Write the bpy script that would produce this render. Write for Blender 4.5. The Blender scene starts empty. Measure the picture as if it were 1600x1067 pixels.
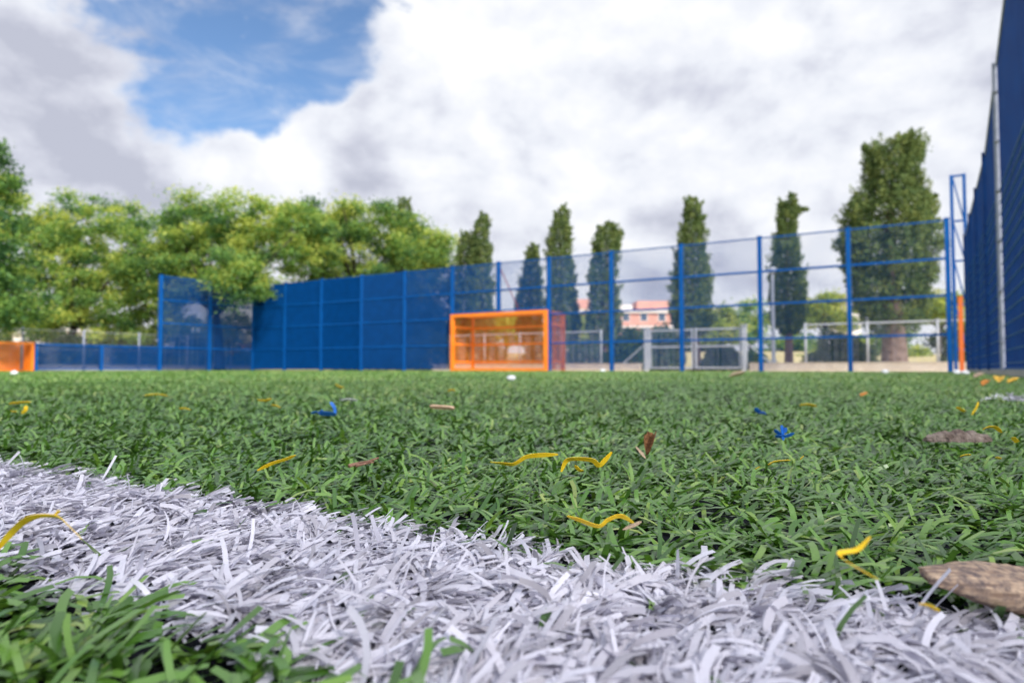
import bpy, math, random
import numpy as np
from mathutils import Vector, noise as mnoise

rnd = random.Random(11)
rng = np.random.default_rng(7)
sc = bpy.context.scene
col = sc.collection

# ------------------------------------------------------------------ camera maths
F, CZ = 1067.0, 0.085
TH = math.atan((576 - 533.5) / F)
CT, ST = math.cos(TH), math.sin(TH)
VX, VY = 657 / 1253., 1067 / 1253.          # v: up the pitch; u: along the end fence, to the right
def W(u, v, z=0.0): return Vector((u * VY + v * VX, -u * VX + v * VY, z))
def ray(px, py):
    x = (px - 800) / F; y = (533.5 - py) / F
    return x, CT - ST * y, ST + CT * y
def at(px, py, Y):
    r = ray(px, py); t = Y / r[1]
    return Vector((t * r[0], Y, CZ + t * r[2]))
def gz(px, py, z):
    r = ray(px, py); t = (z - CZ) / r[2]
    return Vector((t * r[0], t * r[1], z))

# ------------------------------------------------------------------ objects
def tag(o, label=None, cat=None, group=None, kind=None):
    if label: o['label'] = label
    if cat: o['category'] = cat
    if group: o['group'] = group
    if kind: o['kind'] = kind
    return o
def empty(name, loc, label=None, cat=None, group=None):
    o = bpy.data.objects.new(name, None); o.location = loc; o.empty_display_size = .2
    col.objects.link(o); return tag(o, label, cat, group)
def origin(parent):
    p = Vector((0, 0, 0))
    while parent is not None:
        p = p + Vector(parent.location); parent = parent.parent
    return p
def link(name, me, mat, parent=None, loc=None):
    o = bpy.data.objects.new(name, me); col.objects.link(o)
    if mat: me.materials.append(mat)
    if parent is not None: o.parent = parent
    if loc is not None: o.location = loc
    return o

class MB:
    def __init__(s): s.v = []; s.f = []
    def add(s, vs, fs):
        b = len(s.v); s.v += [tuple(p) for p in vs]; s.f += [tuple(b + i for i in f) for f in fs]; return s
    def hexa(s, lo, hi):       # two quads of 4 points, bottom and top
        return s.add(list(lo) + list(hi), [(3, 2, 1, 0), (4, 5, 6, 7), (0, 1, 5, 4), (1, 2, 6, 5), (2, 3, 7, 6), (3, 0, 4, 7)])
    def uvbox(s, u0, u1, v0, v1, z0, z1):
        c = [(u0, v0), (u1, v0), (u1, v1), (u0, v1)]
        return s.hexa([W(a, b, z0) for a, b in c], [W(a, b, z1) for a, b in c])
    def bar(s, p0, p1, w, h=None):
        h = h or w; p0 = Vector(p0); p1 = Vector(p1); d = (p1 - p0).normalized()
        up = Vector((0, 0, 1)) if abs(d.z) < .95 else Vector((VY, -VX, 0))
        a = d.cross(up).normalized() * (w / 2); b = a.cross(d).normalized() * (h / 2)
        q = [-a - b, a - b, a + b, -a + b]
        return s.hexa([p0 + k for k in q], [p1 + k for k in q])
    def tube(s, pts, rad, n=8, cap=True):
        pts = [Vector(p) for p in pts]; b = len(s.v)
        for i, p in enumerate(pts):
            d = (pts[min(i + 1, len(pts) - 1)] - pts[max(i - 1, 0)]).normalized()
            up = Vector((0, 0, 1)) if abs(d.z) < .9 else Vector((1, 0, 0))
            a = d.cross(up).normalized(); c = a.cross(d)
            r = rad[i] if hasattr(rad, '__len__') else rad
            for k in range(n):
                t = 2 * math.pi * k / n
                s.v.append(tuple(p + a * (math.cos(t) * r) + c * (math.sin(t) * r)))
        for i in range(len(pts) - 1):
            for k in range(n):
                k2 = (k + 1) % n
                s.f.append((b + i * n + k, b + i * n + k2, b + (i + 1) * n + k2, b + (i + 1) * n + k))
        if cap:
            s.f.append(tuple(b + k for k in range(n))[::-1])
            e = b + (len(pts) - 1) * n; s.f.append(tuple(e + k for k in range(n)))
        return s
    def build(s, name, mat, parent=None, smooth=False):
        o0 = origin(parent)
        me = bpy.data.meshes.new(name)
        me.from_pydata([(p[0] - o0.x, p[1] - o0.y, p[2] - o0.z) for p in s.v], [], s.f)
        if smooth: me.polygons.foreach_set('use_smooth', [True] * len(me.polygons))
        me.update()
        return link(name, me, mat, parent)
    def build_at(s, name, mat, loc, smooth=False):
        me = bpy.data.meshes.new(name)
        me.from_pydata([(p[0] - loc[0], p[1] - loc[1], p[2] - loc[2]) for p in s.v], [], s.f)
        if smooth: me.polygons.foreach_set('use_smooth', [True] * len(me.polygons))
        me.update()
        return link(name, me, mat, None, loc)

def quads_mesh(name, verts, quads, tint, mat, parent=None, smooth=False):
    """numpy verts (N,3), quads (M,4), tint (N,)"""
    o0 = origin(parent)
    verts = np.asarray(verts, np.float32) - np.array(o0, np.float32)
    me = bpy.data.meshes.new(name)
    n, m = len(verts), len(quads)
    me.vertices.add(n); me.vertices.foreach_set('co', verts.ravel())
    me.loops.add(m * 4); me.loops.foreach_set('vertex_index', np.asarray(quads, np.int32).ravel())
    me.polygons.add(m); me.polygons.foreach_set('loop_start', np.arange(0, m * 4, 4, dtype=np.int32))
    if smooth: me.polygons.foreach_set('use_smooth', np.ones(m, bool))
    at_ = me.attributes.new('tint', 'FLOAT', 'POINT'); at_.data.foreach_set('value', np.asarray(tint, np.float32))
    me.update(calc_edges=True)
    return link(name, me, mat, parent)

# ------------------------------------------------------------------ materials
def newmat(name):
    m = bpy.data.materials.new(name); m.use_nodes = True
    nt = m.node_tree; b = nt.nodes['Principled BSDF']
    return m, nt, b
def mat_noise(name, c0, c1, scale=8, rough=.6, spec=.4, bump=0, bscale=None, metal=0, detail=4):
    m, nt, b = newmat(name); N = nt.nodes; L = nt.links
    tc = N.new('ShaderNodeTexCoord')
    n = N.new('ShaderNodeTexNoise'); n.inputs['Scale'].default_value = scale; n.inputs['Detail'].default_value = detail
    L.new(tc.outputs['Object'], n.inputs['Vector'])
    r = N.new('ShaderNodeValToRGB'); r.color_ramp.elements[0].position = .35; r.color_ramp.elements[1].position = .68
    r.color_ramp.elements[0].color = (*c0, 1); r.color_ramp.elements[1].color = (*c1, 1)
    L.new(n.outputs['Fac'], r.inputs['Fac']); L.new(r.outputs['Color'], b.inputs['Base Color'])
    b.inputs['Roughness'].default_value = rough; b.inputs['Specular IOR Level'].default_value = spec
    b.inputs['Metallic'].default_value = metal
    if bump:
        n2 = N.new('ShaderNodeTexNoise'); n2.inputs['Scale'].default_value = bscale or scale * 4; n2.inputs['Detail'].default_value = 5
        L.new(tc.outputs['Object'], n2.inputs['Vector'])
        bp = N.new('ShaderNodeBump'); bp.inputs['Strength'].default_value = bump; bp.inputs['Distance'].default_value = .02
        L.new(n2.outputs['Fac'], bp.inputs['Height']); L.new(bp.outputs['Normal'], b.inputs['Normal'])
    return m
def mat_tint(name, stops, rough=.5, spec=.5, transl=.3, tcol=None):
    """colour ramp over the 'tint' attribute, mixed with some translucency"""
    m, nt, b = newmat(name); N = nt.nodes; L = nt.links
    a = N.new('ShaderNodeAttribute'); a.attribute_name = 'tint'
    r = N.new('ShaderNodeValToRGB'); el = r.color_ramp.elements
    while len(el) < len(stops): el.new(.5)
    for e, (p, c) in zip(el, stops): e.position = p; e.color = (*c, 1)
    L.new(a.outputs['Fac'], r.inputs['Fac']); L.new(r.outputs['Color'], b.inputs['Base Color'])
    b.inputs['Roughness'].default_value = rough; b.inputs['Specular IOR Level'].default_value = spec
    if transl:
        t = N.new('ShaderNodeBsdfTranslucent')
        mx = N.new('ShaderNodeMixShader'); mx.inputs[0].default_value = transl
        mul = N.new('ShaderNodeMix'); mul.data_type = 'RGBA'; mul.blend_type = 'MULTIPLY'; mul.inputs[0].default_value = 1
        mul.inputs[7].default_value = (*(tcol or (1, 1, 1)), 1)
        L.new(r.outputs['Color'], mul.inputs[6]); L.new(mul.outputs[2], t.inputs['Color'])
        L.new(b.outputs[0], mx.inputs[1]); L.new(t.outputs[0], mx.inputs[2])
        L.new(mx.outputs[0], N['Material Output'].inputs['Surface'])
    return m

M = {}
M['blue'] = mat_noise('blue_paint', (.0008, .068, .27), (.001, .085, .32), 3, .55, .15)
M['bar_blue'] = mat_noise('blue_bars', (.0008, .052, .20), (.001, .062, .24), 3, .6, .1)
M['blue_sheet'] = mat_noise('blue_sheet', (.0004, .038, .19), (.0006, .046, .23), 1.2, .6, .1)
M['blue_shaded'] = mat_noise('shaded_blue_wire', (.0015, .020, .095), (.002, .030, .13), 3, .6, .1)  # fence blue darkened to stand for its unlit side
M['pole_grey'] = mat_noise('weathered_zinc', (.22, .24, .31), (.30, .32, .40), 14, .55, .3)
M['wire_lit'] = mat_noise('lit_blue_wire', (.008, .085, .20), (.012, .11, .25), 3, .5, .3)  # lighter blue stands for light catching the wires from above
M['orange'] = mat_noise('orange_paint', (.85, .20, .009), (.92, .24, .015), 3, .4, .5)
M['orange_old'] = mat_noise('orange_faded', (.62, .12, .02), (.70, .15, .03), 3, .5, .4)
M['galv'] = mat_noise('galvanised', (.36, .37, .40), (.48, .49, .52), 14, .45, .5, metal=.2)
M['white_paint'] = mat_noise('pale_grey_paint', (.42, .43, .46), (.52, .53, .56), 5, .5, .4)
M['kerb'] = mat_noise('kerb_concrete', (.34, .33, .32), (.44, .42, .40), 9, .85, .2, .3)
M['beige'] = mat_noise('beige_concrete', (.55, .46, .38), (.66, .57, .48), 4, .85, .2, .2)
M['ground'] = mat_noise('sandy_ground', (.42, .34, .16), (.55, .47, .26), .35, .95, .1)
M['turf'] = mat_noise('turf_backing', (.10, .18, .05), (.14, .24, .07), 60, .8, .2, .4, 300)
M['infill'] = mat_noise('rubber_crumb', (.004, .005, .008), (.011, .012, .018), 400, .9, .1)
M['bark'] = mat_noise('bark', (.13, .085, .065), (.24, .17, .14), 6, .9, .1, .6, 12)
M['bark_dark'] = mat_noise('dark_bark', (.035, .028, .024), (.07, .055, .045), 6, .9, .1, .6, 12)
M['salmon'] = mat_noise('salmon_render', (.60, .31, .23), (.68, .36, .27), .6, .85, .2)
M['cream'] = mat_noise('cream_render', (.70, .64, .58), (.78, .73, .68), .6, .85, .2)
M['glass'] = mat_noise('dark_glass', (.05, .07, .09), (.08, .10, .13), 1, .12, .6)
M['roof_tile'] = mat_noise('roof_tile', (.40, .15, .09), (.5, .2, .12), 3, .8, .2)
M['yellow'] = mat_noise('yellow_fibre', (.90, .56, .012), (.95, .68, .04), 160, .5, .3)
M['blue_fibre'] = mat_noise('blue_fibre', (.004, .11, .50), (.008, .16, .62), 160, .45, .5)
M['leaf_brown'] = mat_noise('dry_leaf', (.17, .065, .022), (.32, .15, .06), 160, .7, .3, .5, 500)
M['leaf_tan'] = mat_noise('tan_leaf', (.42, .30, .20), (.58, .44, .32), 160, .7, .3, .4, 500)
M['leaf_orange'] = mat_noise('orange_leaf', (.45, .17, .03), (.58, .26, .06), 100, .7, .3)
M['leaf_yellow'] = mat_noise('yellow_leaf', (.62, .36, .04), (.72, .46, .08), 100, .7, .3)
M['chip'] = mat_noise('pale_wood', (.55, .33, .22), (.72, .50, .36), 200, .75, .2, .3, 500)
M['twig'] = mat_noise('red_twig', (.24, .12, .085), (.38, .22, .16), 300, .8, .2, .5, 900)
M['bark_flat'] = mat_noise('grey_bark', (.14, .10, .085), (.36, .29, .25), 90, .9, .15, .6, 260)
M['scrap'] = mat_noise('white_scrap', (.74, .74, .78), (.84, .84, .86), 60, .6, .3)
GREEN = [(0, (.016, .056, .007)), (.35, (.066, .170, .019)), (.7, (.130, .280, .038)), (.92, (.205, .345, .050)), (1, (.32, .40, .11))]
M['blade'] = mat_tint('turf_fibre', GREEN, .34, 1.0, .16, (1.0, 1.0, .5))
M['white_blade'] = mat_tint('white_fibre', [(0, (.34, .32, .36)), (.3, (.56, .54, .61)), (1, (.77, .76, .86))], .45, .5, .2, (1, .98, .98))  # lavender cast of the blue skylight mixed into the white
M['cypress_leaf'] = mat_tint('cypress_foliage', [(0, (.045, .090, .034)), (.5, (.125, .185, .055)), (1, (.27, .30, .085))], .7, .25, .25)
M['broad_leaf'] = mat_tint('broad_foliage', [(0, (.050, .130, .045)), (.5, (.185, .33, .070)), (1, (.52, .55, .11))], .55, .35, .45, (1.05, 1.1, .6))  # leaf variation, with shade green and sunlit yellow-green as ramp ends
M['dark_leaf'] = mat_tint('evergreen_foliage', [(0, (.030, .065, .028)), (.5, (.065, .11, .040)), (1, (.13, .17, .05))], .6, .3, .25)
M['pine_leaf'] = mat_tint('bright_pine_foliage', [(0, (.16, .23, .04)), (.5, (.32, .40, .06)), (1, (.48, .48, .08))], .6, .3, .35)

# half charred, half bare piece of wood
def wood_mat():
    m, nt, b = newmat('weathered_wood'); N = nt.nodes; L = nt.links
    tc = N.new('ShaderNodeTexCoord')
    mp = N.new('ShaderNodeMapping'); mp.inputs['Scale'].default_value = (60, 700, 700); L.new(tc.outputs['Object'], mp.inputs['Vector'])
    n1 = N.new('ShaderNodeTexNoise'); n1.inputs['Scale'].default_value = 1; n1.inputs['Detail'].default_value = 6; L.new(mp.outputs[0], n1.inputs['Vector'])
    n2 = N.new('ShaderNodeTexNoise'); n2.inputs['Scale'].default_value = 420; n2.inputs['Detail'].default_value = 8; L.new(tc.outputs['Object'], n2.inputs['Vector'])
    r1 = N.new('ShaderNodeValToRGB'); r1.color_ramp.elements[0].color = (.24, .155, .11, 1); r1.color_ramp.elements[1].color = (.60, .44, .31, 1)
    r1.color_ramp.elements[0].position = .35; r1.color_ramp.elements[1].position = .7
    r2 = N.new('ShaderNodeValToRGB'); r2.color_ramp.elements[0].position = .42; r2.color_ramp.elements[1].position = .72
    L.new(n1.outputs['Fac'], r1.inputs['Fac']); L.new(n2.outputs['Fac'], r2.inputs['Fac'])
    mx = N.new('ShaderNodeMix'); mx.data_type = 'RGBA'; mx.inputs[7].default_value = (.10, .075, .08, 1)
    L.new(r2.outputs['Color'], mx.inputs[0]); L.new(r1.outputs['Color'], mx.inputs[6]); L.new(mx.outputs[2], b.inputs['Base Color'])
    bp = N.new('ShaderNodeBump'); bp.inputs['Strength'].default_value = .6; bp.inputs['Distance'].default_value = .002
    L.new(n1.outputs['Fac'], bp.inputs['Height']); L.new(bp.outputs['Normal'], b.inputs['Normal'])
    b.inputs['Roughness'].default_value = .8
    return m
M['wood'] = wood_mat()

# ------------------------------------------------------------------ ground
def sheet(name, mat, u0, u1, v0, v1, z, kind='structure'):
    mb = MB(); mb.add([W(u0, v0, z), W(u1, v0, z), W(u1, v1, z), W(u0, v1, z)], [(0, 1, 2, 3)])
    return tag(mb.build(name, mat), kind=kind)
def disc(name, mat, r, z):
    mb = MB(); n = 64
    mb.add([(r * math.cos(2 * math.pi * k / n), r * math.sin(2 * math.pi * k / n), z) for k in range(n)], [tuple(range(n))])
    return tag(mb.build(name, mat), kind='structure')
disc('ground', M['ground'], 900, -.03)
sheet('turf', M['turf'], -28.6, .74, -22, 21.9, -.004)
sheet('rubber_infill', M['infill'], -3.2, .72, -2.0, 3.6, 0)
kb = MB(); kb.uvbox(.74, .92, -9.4, 21.0, -.03, .075)
tag(kb.build('kerb', M['kerb']), 'low grey concrete kerb under the tall blue side fence', 'kerb', kind='structure')

# ------------------------------------------------------------------ turf fibres
def blades(P, L, w, a0, a1, az, twist, curl, seg, tint, taper=.7):
    n = len(P); ds = L / seg
    pos = P.copy(); rows = []
    for j in range(seg + 1):
        t = j / seg
        a = a0 + (a1 - a0) * t; z_ = az + curl * t
        sa, ca = np.sin(a), np.cos(a)
        d = np.stack([sa * np.cos(z_), sa * np.sin(z_), ca], 1)
        if j > 0:
            pos = pos + d * ds[:, None]
            pos[:, 2] = np.maximum(pos[:, 2], .0015)
        h = np.stack([-np.sin(z_), np.cos(z_), np.zeros(n)], 1)
        tw = twist * (t * .8 + .2)
        k = np.cross(d, h)
        wd = h * np.cos(tw)[:, None] + k * np.sin(tw)[:, None]
        ww = (w * (1 - (1 - taper) * t ** 3) * .5)[:, None]
        rows.append(pos - wd * ww); rows.append(pos + wd * ww)
    V = np.stack(rows, 1)                       # n, 2(seg+1), 3
    k = 2 * (seg + 1)
    base = (np.arange(n) * k)[:, None, None]
    q = np.array([[2 * j, 2 * j + 1, 2 * j + 3, 2 * j + 2] for j in range(seg)])[None]
    return V.reshape(-1, 3), (base + q).reshape(-1, 4), np.repeat(tint, k)

LINE0, LINE1 = .130, .264
def uv_of(P): return P[:, 0] * VY - P[:, 1] * VX, P[:, 0] * VX + P[:, 1] * VY
def scatter(y0, y1, per_m2, side):
    """points in the wedge seen from the camera, widened on both sides"""
    out = []
    hw1 = .80 * y1 + side
    n = int(per_m2 * (y1 - y0) * 2 * hw1)
    y = rng.uniform(y0, y1, n); x = rng.uniform(-hw1, hw1, n)
    k = np.abs(x) < .80 * y + side
    return np.stack([x[k], y[k], np.zeros(k.sum())], 1)
def tufts(P, per, spread):
    Q = np.repeat(P, per, 0)
    Q[:, :2] += rng.normal(0, spread, (len(Q), 2))
    return Q
def lay_field(P, s=18):
    """slowly turning direction in which the fibres lie"""
    return np.array([mnoise.noise((p[0] * s, p[1] * s, 3.1)) for p in P])

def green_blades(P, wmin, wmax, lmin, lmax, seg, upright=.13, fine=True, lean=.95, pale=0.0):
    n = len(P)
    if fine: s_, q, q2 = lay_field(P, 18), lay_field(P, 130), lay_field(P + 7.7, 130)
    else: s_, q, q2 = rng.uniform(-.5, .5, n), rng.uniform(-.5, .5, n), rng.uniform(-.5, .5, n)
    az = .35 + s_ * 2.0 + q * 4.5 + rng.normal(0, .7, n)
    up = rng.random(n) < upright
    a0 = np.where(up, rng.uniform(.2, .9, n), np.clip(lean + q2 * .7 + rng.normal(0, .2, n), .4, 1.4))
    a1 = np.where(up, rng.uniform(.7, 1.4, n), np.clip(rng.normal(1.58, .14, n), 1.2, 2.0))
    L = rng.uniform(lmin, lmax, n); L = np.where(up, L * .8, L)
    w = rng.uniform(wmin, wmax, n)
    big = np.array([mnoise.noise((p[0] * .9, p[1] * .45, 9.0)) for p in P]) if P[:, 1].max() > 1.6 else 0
    tint = np.clip(rng.beta(1.7, 1.8, n) + s_ * .15 + pale + .22 * big, 0, 1)  # pale lightens farther blades in place of grazing sky glint
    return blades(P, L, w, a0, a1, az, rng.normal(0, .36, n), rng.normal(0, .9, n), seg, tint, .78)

def keep_green(P, jit=.004):
    u, v = uv_of(P)
    wob = .004 * np.sin(u * 95) + .003 * np.sin(u * 210 + 1)
    inl = (v > LINE0 + wob) & (v < LINE1 + wob)
    inside = (u < .72) & (u > -28.1) & (v < 21.6)
    return P[(~inl | (rng.random(len(P)) < .012)) & inside & ((P[:, 0] ** 2 + P[:, 1] ** 2) > .075 ** 2)]

near = keep_green(tufts(scatter(.02, .62, 7200, .95), 7, .0030))
V1 = green_blades(near, .0016, .0034, .014, .029, 4)
mid = keep_green(tufts(scatter(.62, 1.5, 5200, 1.0), 7, .004))
V2 = green_blades(mid, .0022, .0040, .014, .029, 3)
mid2 = keep_green(tufts(scatter(1.5, 4.0, 1500, 1.0), 7, .006))
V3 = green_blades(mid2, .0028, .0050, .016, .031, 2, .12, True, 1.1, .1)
def merge(lst):
    vs, qs, ts, b = [], [], [], 0
    for v, q, t in lst:
        vs.append(v); qs.append(q + b); ts.append(t); b += len(v)
    return np.concatenate(vs), np.concatenate(qs), np.concatenate(ts)
o = quads_mesh('turf_fibres', *merge([V1, V2, V3]), M['blade'], smooth=True)
tag(o, 'green artificial turf fibres in front of the lens, glossy and bent over', 'turf', kind='stuff')
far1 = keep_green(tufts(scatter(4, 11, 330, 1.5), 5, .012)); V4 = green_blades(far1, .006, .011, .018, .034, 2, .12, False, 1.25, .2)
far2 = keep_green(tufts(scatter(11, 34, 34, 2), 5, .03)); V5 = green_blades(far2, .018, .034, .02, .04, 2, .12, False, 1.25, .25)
o = quads_mesh('distant_turf_fibres', *merge([V4, V5]), M['blade'], smooth=True)
tag(o, 'green artificial turf running back to the end fence', 'turf', kind='stuff')

# white line
def white_line():
    n = 10500
    u = rng.uniform(-2.6, .7, n); v = rng.uniform(LINE0, LINE1, n)
    k = (np.abs(u) < 1.1) | (rng.random(n) < .6); u, v = u[k], v[k]
    wob = .004 * np.sin(u * 95) + .003 * np.sin(u * 210 + 1)
    v = v + wob + rng.normal(0, .0022, len(v))
    P = np.stack([u * VY + v * VX, -u * VX + v * VY, np.zeros(len(u))], 1)
    C = P; P = tufts(P, 13, .0019); n = len(P); h = lambda k: np.repeat(rng.normal(0, 1, len(C)), 13)
    s = lay_field(P, 26)
    q, q2 = h(0), h(1) * .28
    az = .3 + s * 2.6 + q * .85 + rng.normal(0, .26, n)
    up = rng.random(n) < .007
    a0 = np.where(up, rng.uniform(.2, .8, n), np.clip(1.24 + q2 * .95 + rng.normal(0, .16, n), .4, 1.5)); a1 = np.where(up, rng.uniform(.5, 1.2, n), rng.uniform(1.3, 1.85, n))
    L = rng.uniform(.012, .027, n)
    w = np.where(rng.random(n) < .4, rng.uniform(.0005, .0011, n), rng.uniform(.0013, .0030, n))
    tint = np.clip(rng.beta(2.4, 1.6, n) + .35 * q2, 0, 1)
    return blades(P, L, w, a0, a1, az, rng.normal(0, .6, n), rng.normal(0, .5, n) + h(2) * .7, 5, tint, .85)
o = quads_mesh('white_line_fibres', *white_line(), M['white_blade'], smooth=True)
tag(o, 'frayed white turf line crossing the foreground', 'white line', kind='stuff')

# rubber granules between the fibres
def crumbs(n=9000):
    y = rng.uniform(.05, 1.0, n) ; x = rng.uniform(-1, 1, n) * (.8 * y + .4)
    P = np.stack([x, y, rng.uniform(.0008, .0055, n)], 1)
    oc = np.array([[1, 0, 0], [0, 1, 0], [-1, 0, 0], [0, -1, 0], [.3, .3, 1], [-.3, .3, 1], [-.3, -.3, 1], [.3, -.3, 1]], float)
    r = rng.uniform(.0006, .0016, n)
    V = P[:, None] + oc[None] * r[:, None, None] * rng.uniform(.6, 1.25, (n, 8, 3))
    q = np.array([[0, 1, 5, 4], [1, 2, 6, 5], [2, 3, 7, 6], [3, 0, 4, 7], [4, 5, 6, 7]])
    Q = (np.arange(n) * 8)[:, None, None] + q[None]
    return V.reshape(-1, 3), Q.reshape(-1, 4), np.zeros(n * 8)
o = quads_mesh('rubber_crumbs', *crumbs(), M['infill'])
tag(o, 'black rubber infill granules between the turf fibres', 'rubber infill', kind='stuff')

# ------------------------------------------------------------------ fences
def wires(mb, p0, p1, z0, ztop, spacing=.05, w=.009, edge=.05, d=None):
    """vertical bars from p0 to p1 (u,v pairs); ztop a function of 0..1"""
    du, dv = p1[0] - p0[0], p1[1] - p0[1]; Ln = math.hypot(du, dv); n = int((Ln - 2 * edge) / spacing)
    for i in range(n + 1):
        t = (edge + (Ln - 2 * edge) * i / n) / Ln
        u, v = p0[0] + du * t, p0[1] + dv * t
        a, b = (w, d or w) if abs(du) > abs(dv) else (d or w, w)     # flat bars stand across the run
        mb.uvbox(u - a / 2, u + a / 2, v - b / 2, v + b / 2, z0, ztop(t))
    return mb

H = 4.1
# end fence, behind the goal
ef = empty('end_fence', W(-14, 21.7, 0), 'tall see-through blue mesh fence across the far end behind the orange goal', 'fence')
E_POST = [-28.2, -25.9, -23.46, -21.0, -18.58, -16.13, -13.96, -11.79, -9.35, -6.9, -4.45, -2.0, .40]
for u in E_POST:
    lift = 2.22 if abs(u + 13.96) < .1 else 0
    p = MB(); p.uvbox(u - .06, u + .06, 21.64, 21.76, lift, H + .02)
    post = p.build('post', M['blue'], ef)
    c = MB(); c.uvbox(u - .07, u + .07, 21.63, 21.77, H + .02, H + .045); c.build('cap', M['blue'], post)
for i in range(len(E_POST) - 1):
    a, b = E_POST[i] + .06, E_POST[i + 1] - .06
    over = -16.2 < a < -11.9
    for z in (1.0, 2.05, 3.05):
        if over and z < 2.2: z_ = 2.28 if z > 2 else None
        else: z_ = z
        if z_ is None: continue
        r = MB(); r.uvbox(a, b, 21.66, 21.74, z_ - .03, z_ + .03); r.build('rail', M['blue'], ef)
    r = MB(); r.uvbox(a, b, 21.68, 21.72, H - .035, H); r.build('top_rail', M['blue'], ef)
    m = wires(MB(), (a, 21.70), (b, 21.70), 2.32 if over else .06, lambda t: H - .036, .05, .0045, .05, (.05, .05, .05, .056, .048)[i] if i < 5 else .024)
    m.build('mesh_panel', M['bar_blue'], ef)
    if i < 3:
        s = MB(); s.uvbox(a + .005, b - .005, 21.745, 21.752, .05, H - .02); s.build('closed_sheet', M['blue_sheet'], ef)
br = MB(); br.tube([W(-13.96, 21.78, H - .15), W(-13.75, 23.0, 2.22)], .022, 6); br.build('brace', M['orange_old'], ef)

# left side fence: tall corner bays, then a low run
lf = empty('corner_fence', W(-28.2, 19.3, 0), 'tall blue mesh fence at the left corner under the overhanging tree', 'fence')
for v in (17.0, 19.35):
    p = MB(); p.uvbox(-28.28, -28.14, v - .06, v + .06, 0, H + .02); p.build('post', M['blue'], lf)
for a, b in ((17.06, 19.29), (19.41, 21.6)):
    for z in (1.0, 2.05, 3.05):
        r = MB(); r.uvbox(-28.24, -28.16, a, b, z - .03, z + .03); r.build('rail', M['blue'], lf)
    r = MB(); r.uvbox(-28.22, -28.18, a, b, H - .035, H); r.build('top_rail', M['blue'], lf)
    m = wires(MB(), (-28.2, a), (-28.2, b), .06, lambda t: H - .036, .05, .007, .05, .044); m.build('mesh_panel', M['bar_blue'], lf)
low = empty('low_fence', W(-28.2, 14.6, 0), 'low blue mesh fence between the small orange goal and the corner', 'fence')
for v in (12.26, 14.6):
    p = MB(); p.uvbox(-28.27, -28.15, v - .05, v + .05, 0, 1.03); p.build('post', M['blue'], low)
for a, b in ((12.31, 14.55), (14.65, 16.94)):
    r = MB(); r.uvbox(-28.235, -28.175, a, b, .97, 1.02); r.build('top_rail', M['blue'], low)
    r = MB(); r.uvbox(-28.23, -28.18, a, b, .05, .09); r.build('bottom_rail', M['blue'], low)
    m = wires(MB(), (-28.2, a), (-28.2, b), .09, lambda t: .97, .04, .008, .05, .045); m.build('mesh_panel', M['bar_blue'], low)

# small orange goal let into the left side
sg = empty('side_goal', W(-28.2, 10.8, 0), 'small low orange barred goal at the left edge of the pitch', 'goal')
p = MB(); p.uvbox(-28.26, -28.14, 12.08, 12.18, 0, 1.06); p.build('post', M['orange'], sg)
p = MB(); p.uvbox(-28.26, -28.14, 9.42, 9.52, 0, 1.06); p.build('post', M['orange'], sg)
p = MB(); p.uvbox(-28.255, -28.145, 9.52, 12.08, .96, 1.055); p.build('crossbar', M['orange'], sg)
p = wires(MB(), (-28.95, 9.5), (-28.95, 12.1), .04, lambda t: 1.0, .03, .017); p.uvbox(-28.98, -28.92, 9.45, 12.15, 1.0, 1.05); p.uvbox(-28.98, -28.92, 9.45, 12.15, 0, .04); p.build('back_panel', M['orange'], sg)
for v in (9.47, 12.13):
    p = wires(MB(), (-28.92, v), (-28.26, v), .04, lambda t: 1.0, .03, .012); p.bar(W(-28.92, v, 1.02), W(-28.26, v, 1.02), .035); p.bar(W(-28.92, v, .02), W(-28.26, v, .02), .035); p.build('side_panel', M['orange'], sg)
p = MB()
for k in range(24): p.bar(W(-28.92, 9.6 + k * .107, 1.025), W(-28.26, 9.6 + k * .107, 1.025), .012)
p.build('roof_panel', M['orange'], sg)

# main goal in the end fence
g = empty('goal', W(-13.96, 21.6, 0), 'large orange barred goal let into the end fence', 'goal')
UA, UB, GV, GB, GH = -16.03, -11.86, 21.58, 22.95, 2.21
for u in (UA, UB):
    p = MB(); p.uvbox(u - .065, u + .065, GV - .06, GV + .06, 0, GH); p.build('post', M['orange'], g)
p = MB(); p.uvbox(UA + .065, UB - .065, GV - .058, GV + .058, GH - .12, GH - .002); p.build('crossbar', M['orange'], g)
p = MB(); p.uvbox(UA + .065, UB - .065, GV - .05, GV + .05, 0, .10); p.build('ground_bar', M['orange'], g)
for u in (UA, UB):
    p = MB(); p.uvbox(u - .05, u + .05, GB - .05, GB + .05, 0, GH - .01); p.build('back_post', M['orange'], g)
bp = wires(MB(), (UA + .05, GB), (UB - .05, GB), .03, lambda t: GH - .08, .08, .02)
bp = bp.build('back_panel', M['orange'], g)
for z in (.35, 1.05, 1.72):
    r = MB(); r.uvbox(UA + .05, UB - .05, GB - .045, GB + .02, z - .045, z + .045); r.build('rail', M['orange'], bp)
r = MB(); r.uvbox(UA + .05, UB - .05, GB - .04, GB + .04, GH - .08, GH - .012); r.build('rail', M['orange'], bp)
for u in (UA, UB):
    s = wires(MB(), (u, GV + .06), (u, GB - .05), .03, lambda t: GH - .06, .08, .014)
    for z in (.35, 1.05, 1.72): s.uvbox(u - .02, u + .02, GV + .06, GB - .05, z - .04, z + .04)
    s.uvbox(u - .03, u + .03, GV + .06, GB - .05, GH - .06, GH - .012)
    s.build('side_panel', M['orange'], g)
r = MB()
for k in range(40):
    u = UA + .12 + k * (UB - UA - .24) / 39
    r.uvbox(u - .007, u + .007, GV + .058, GB - .04, GH - .045, GH - .03)
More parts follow.
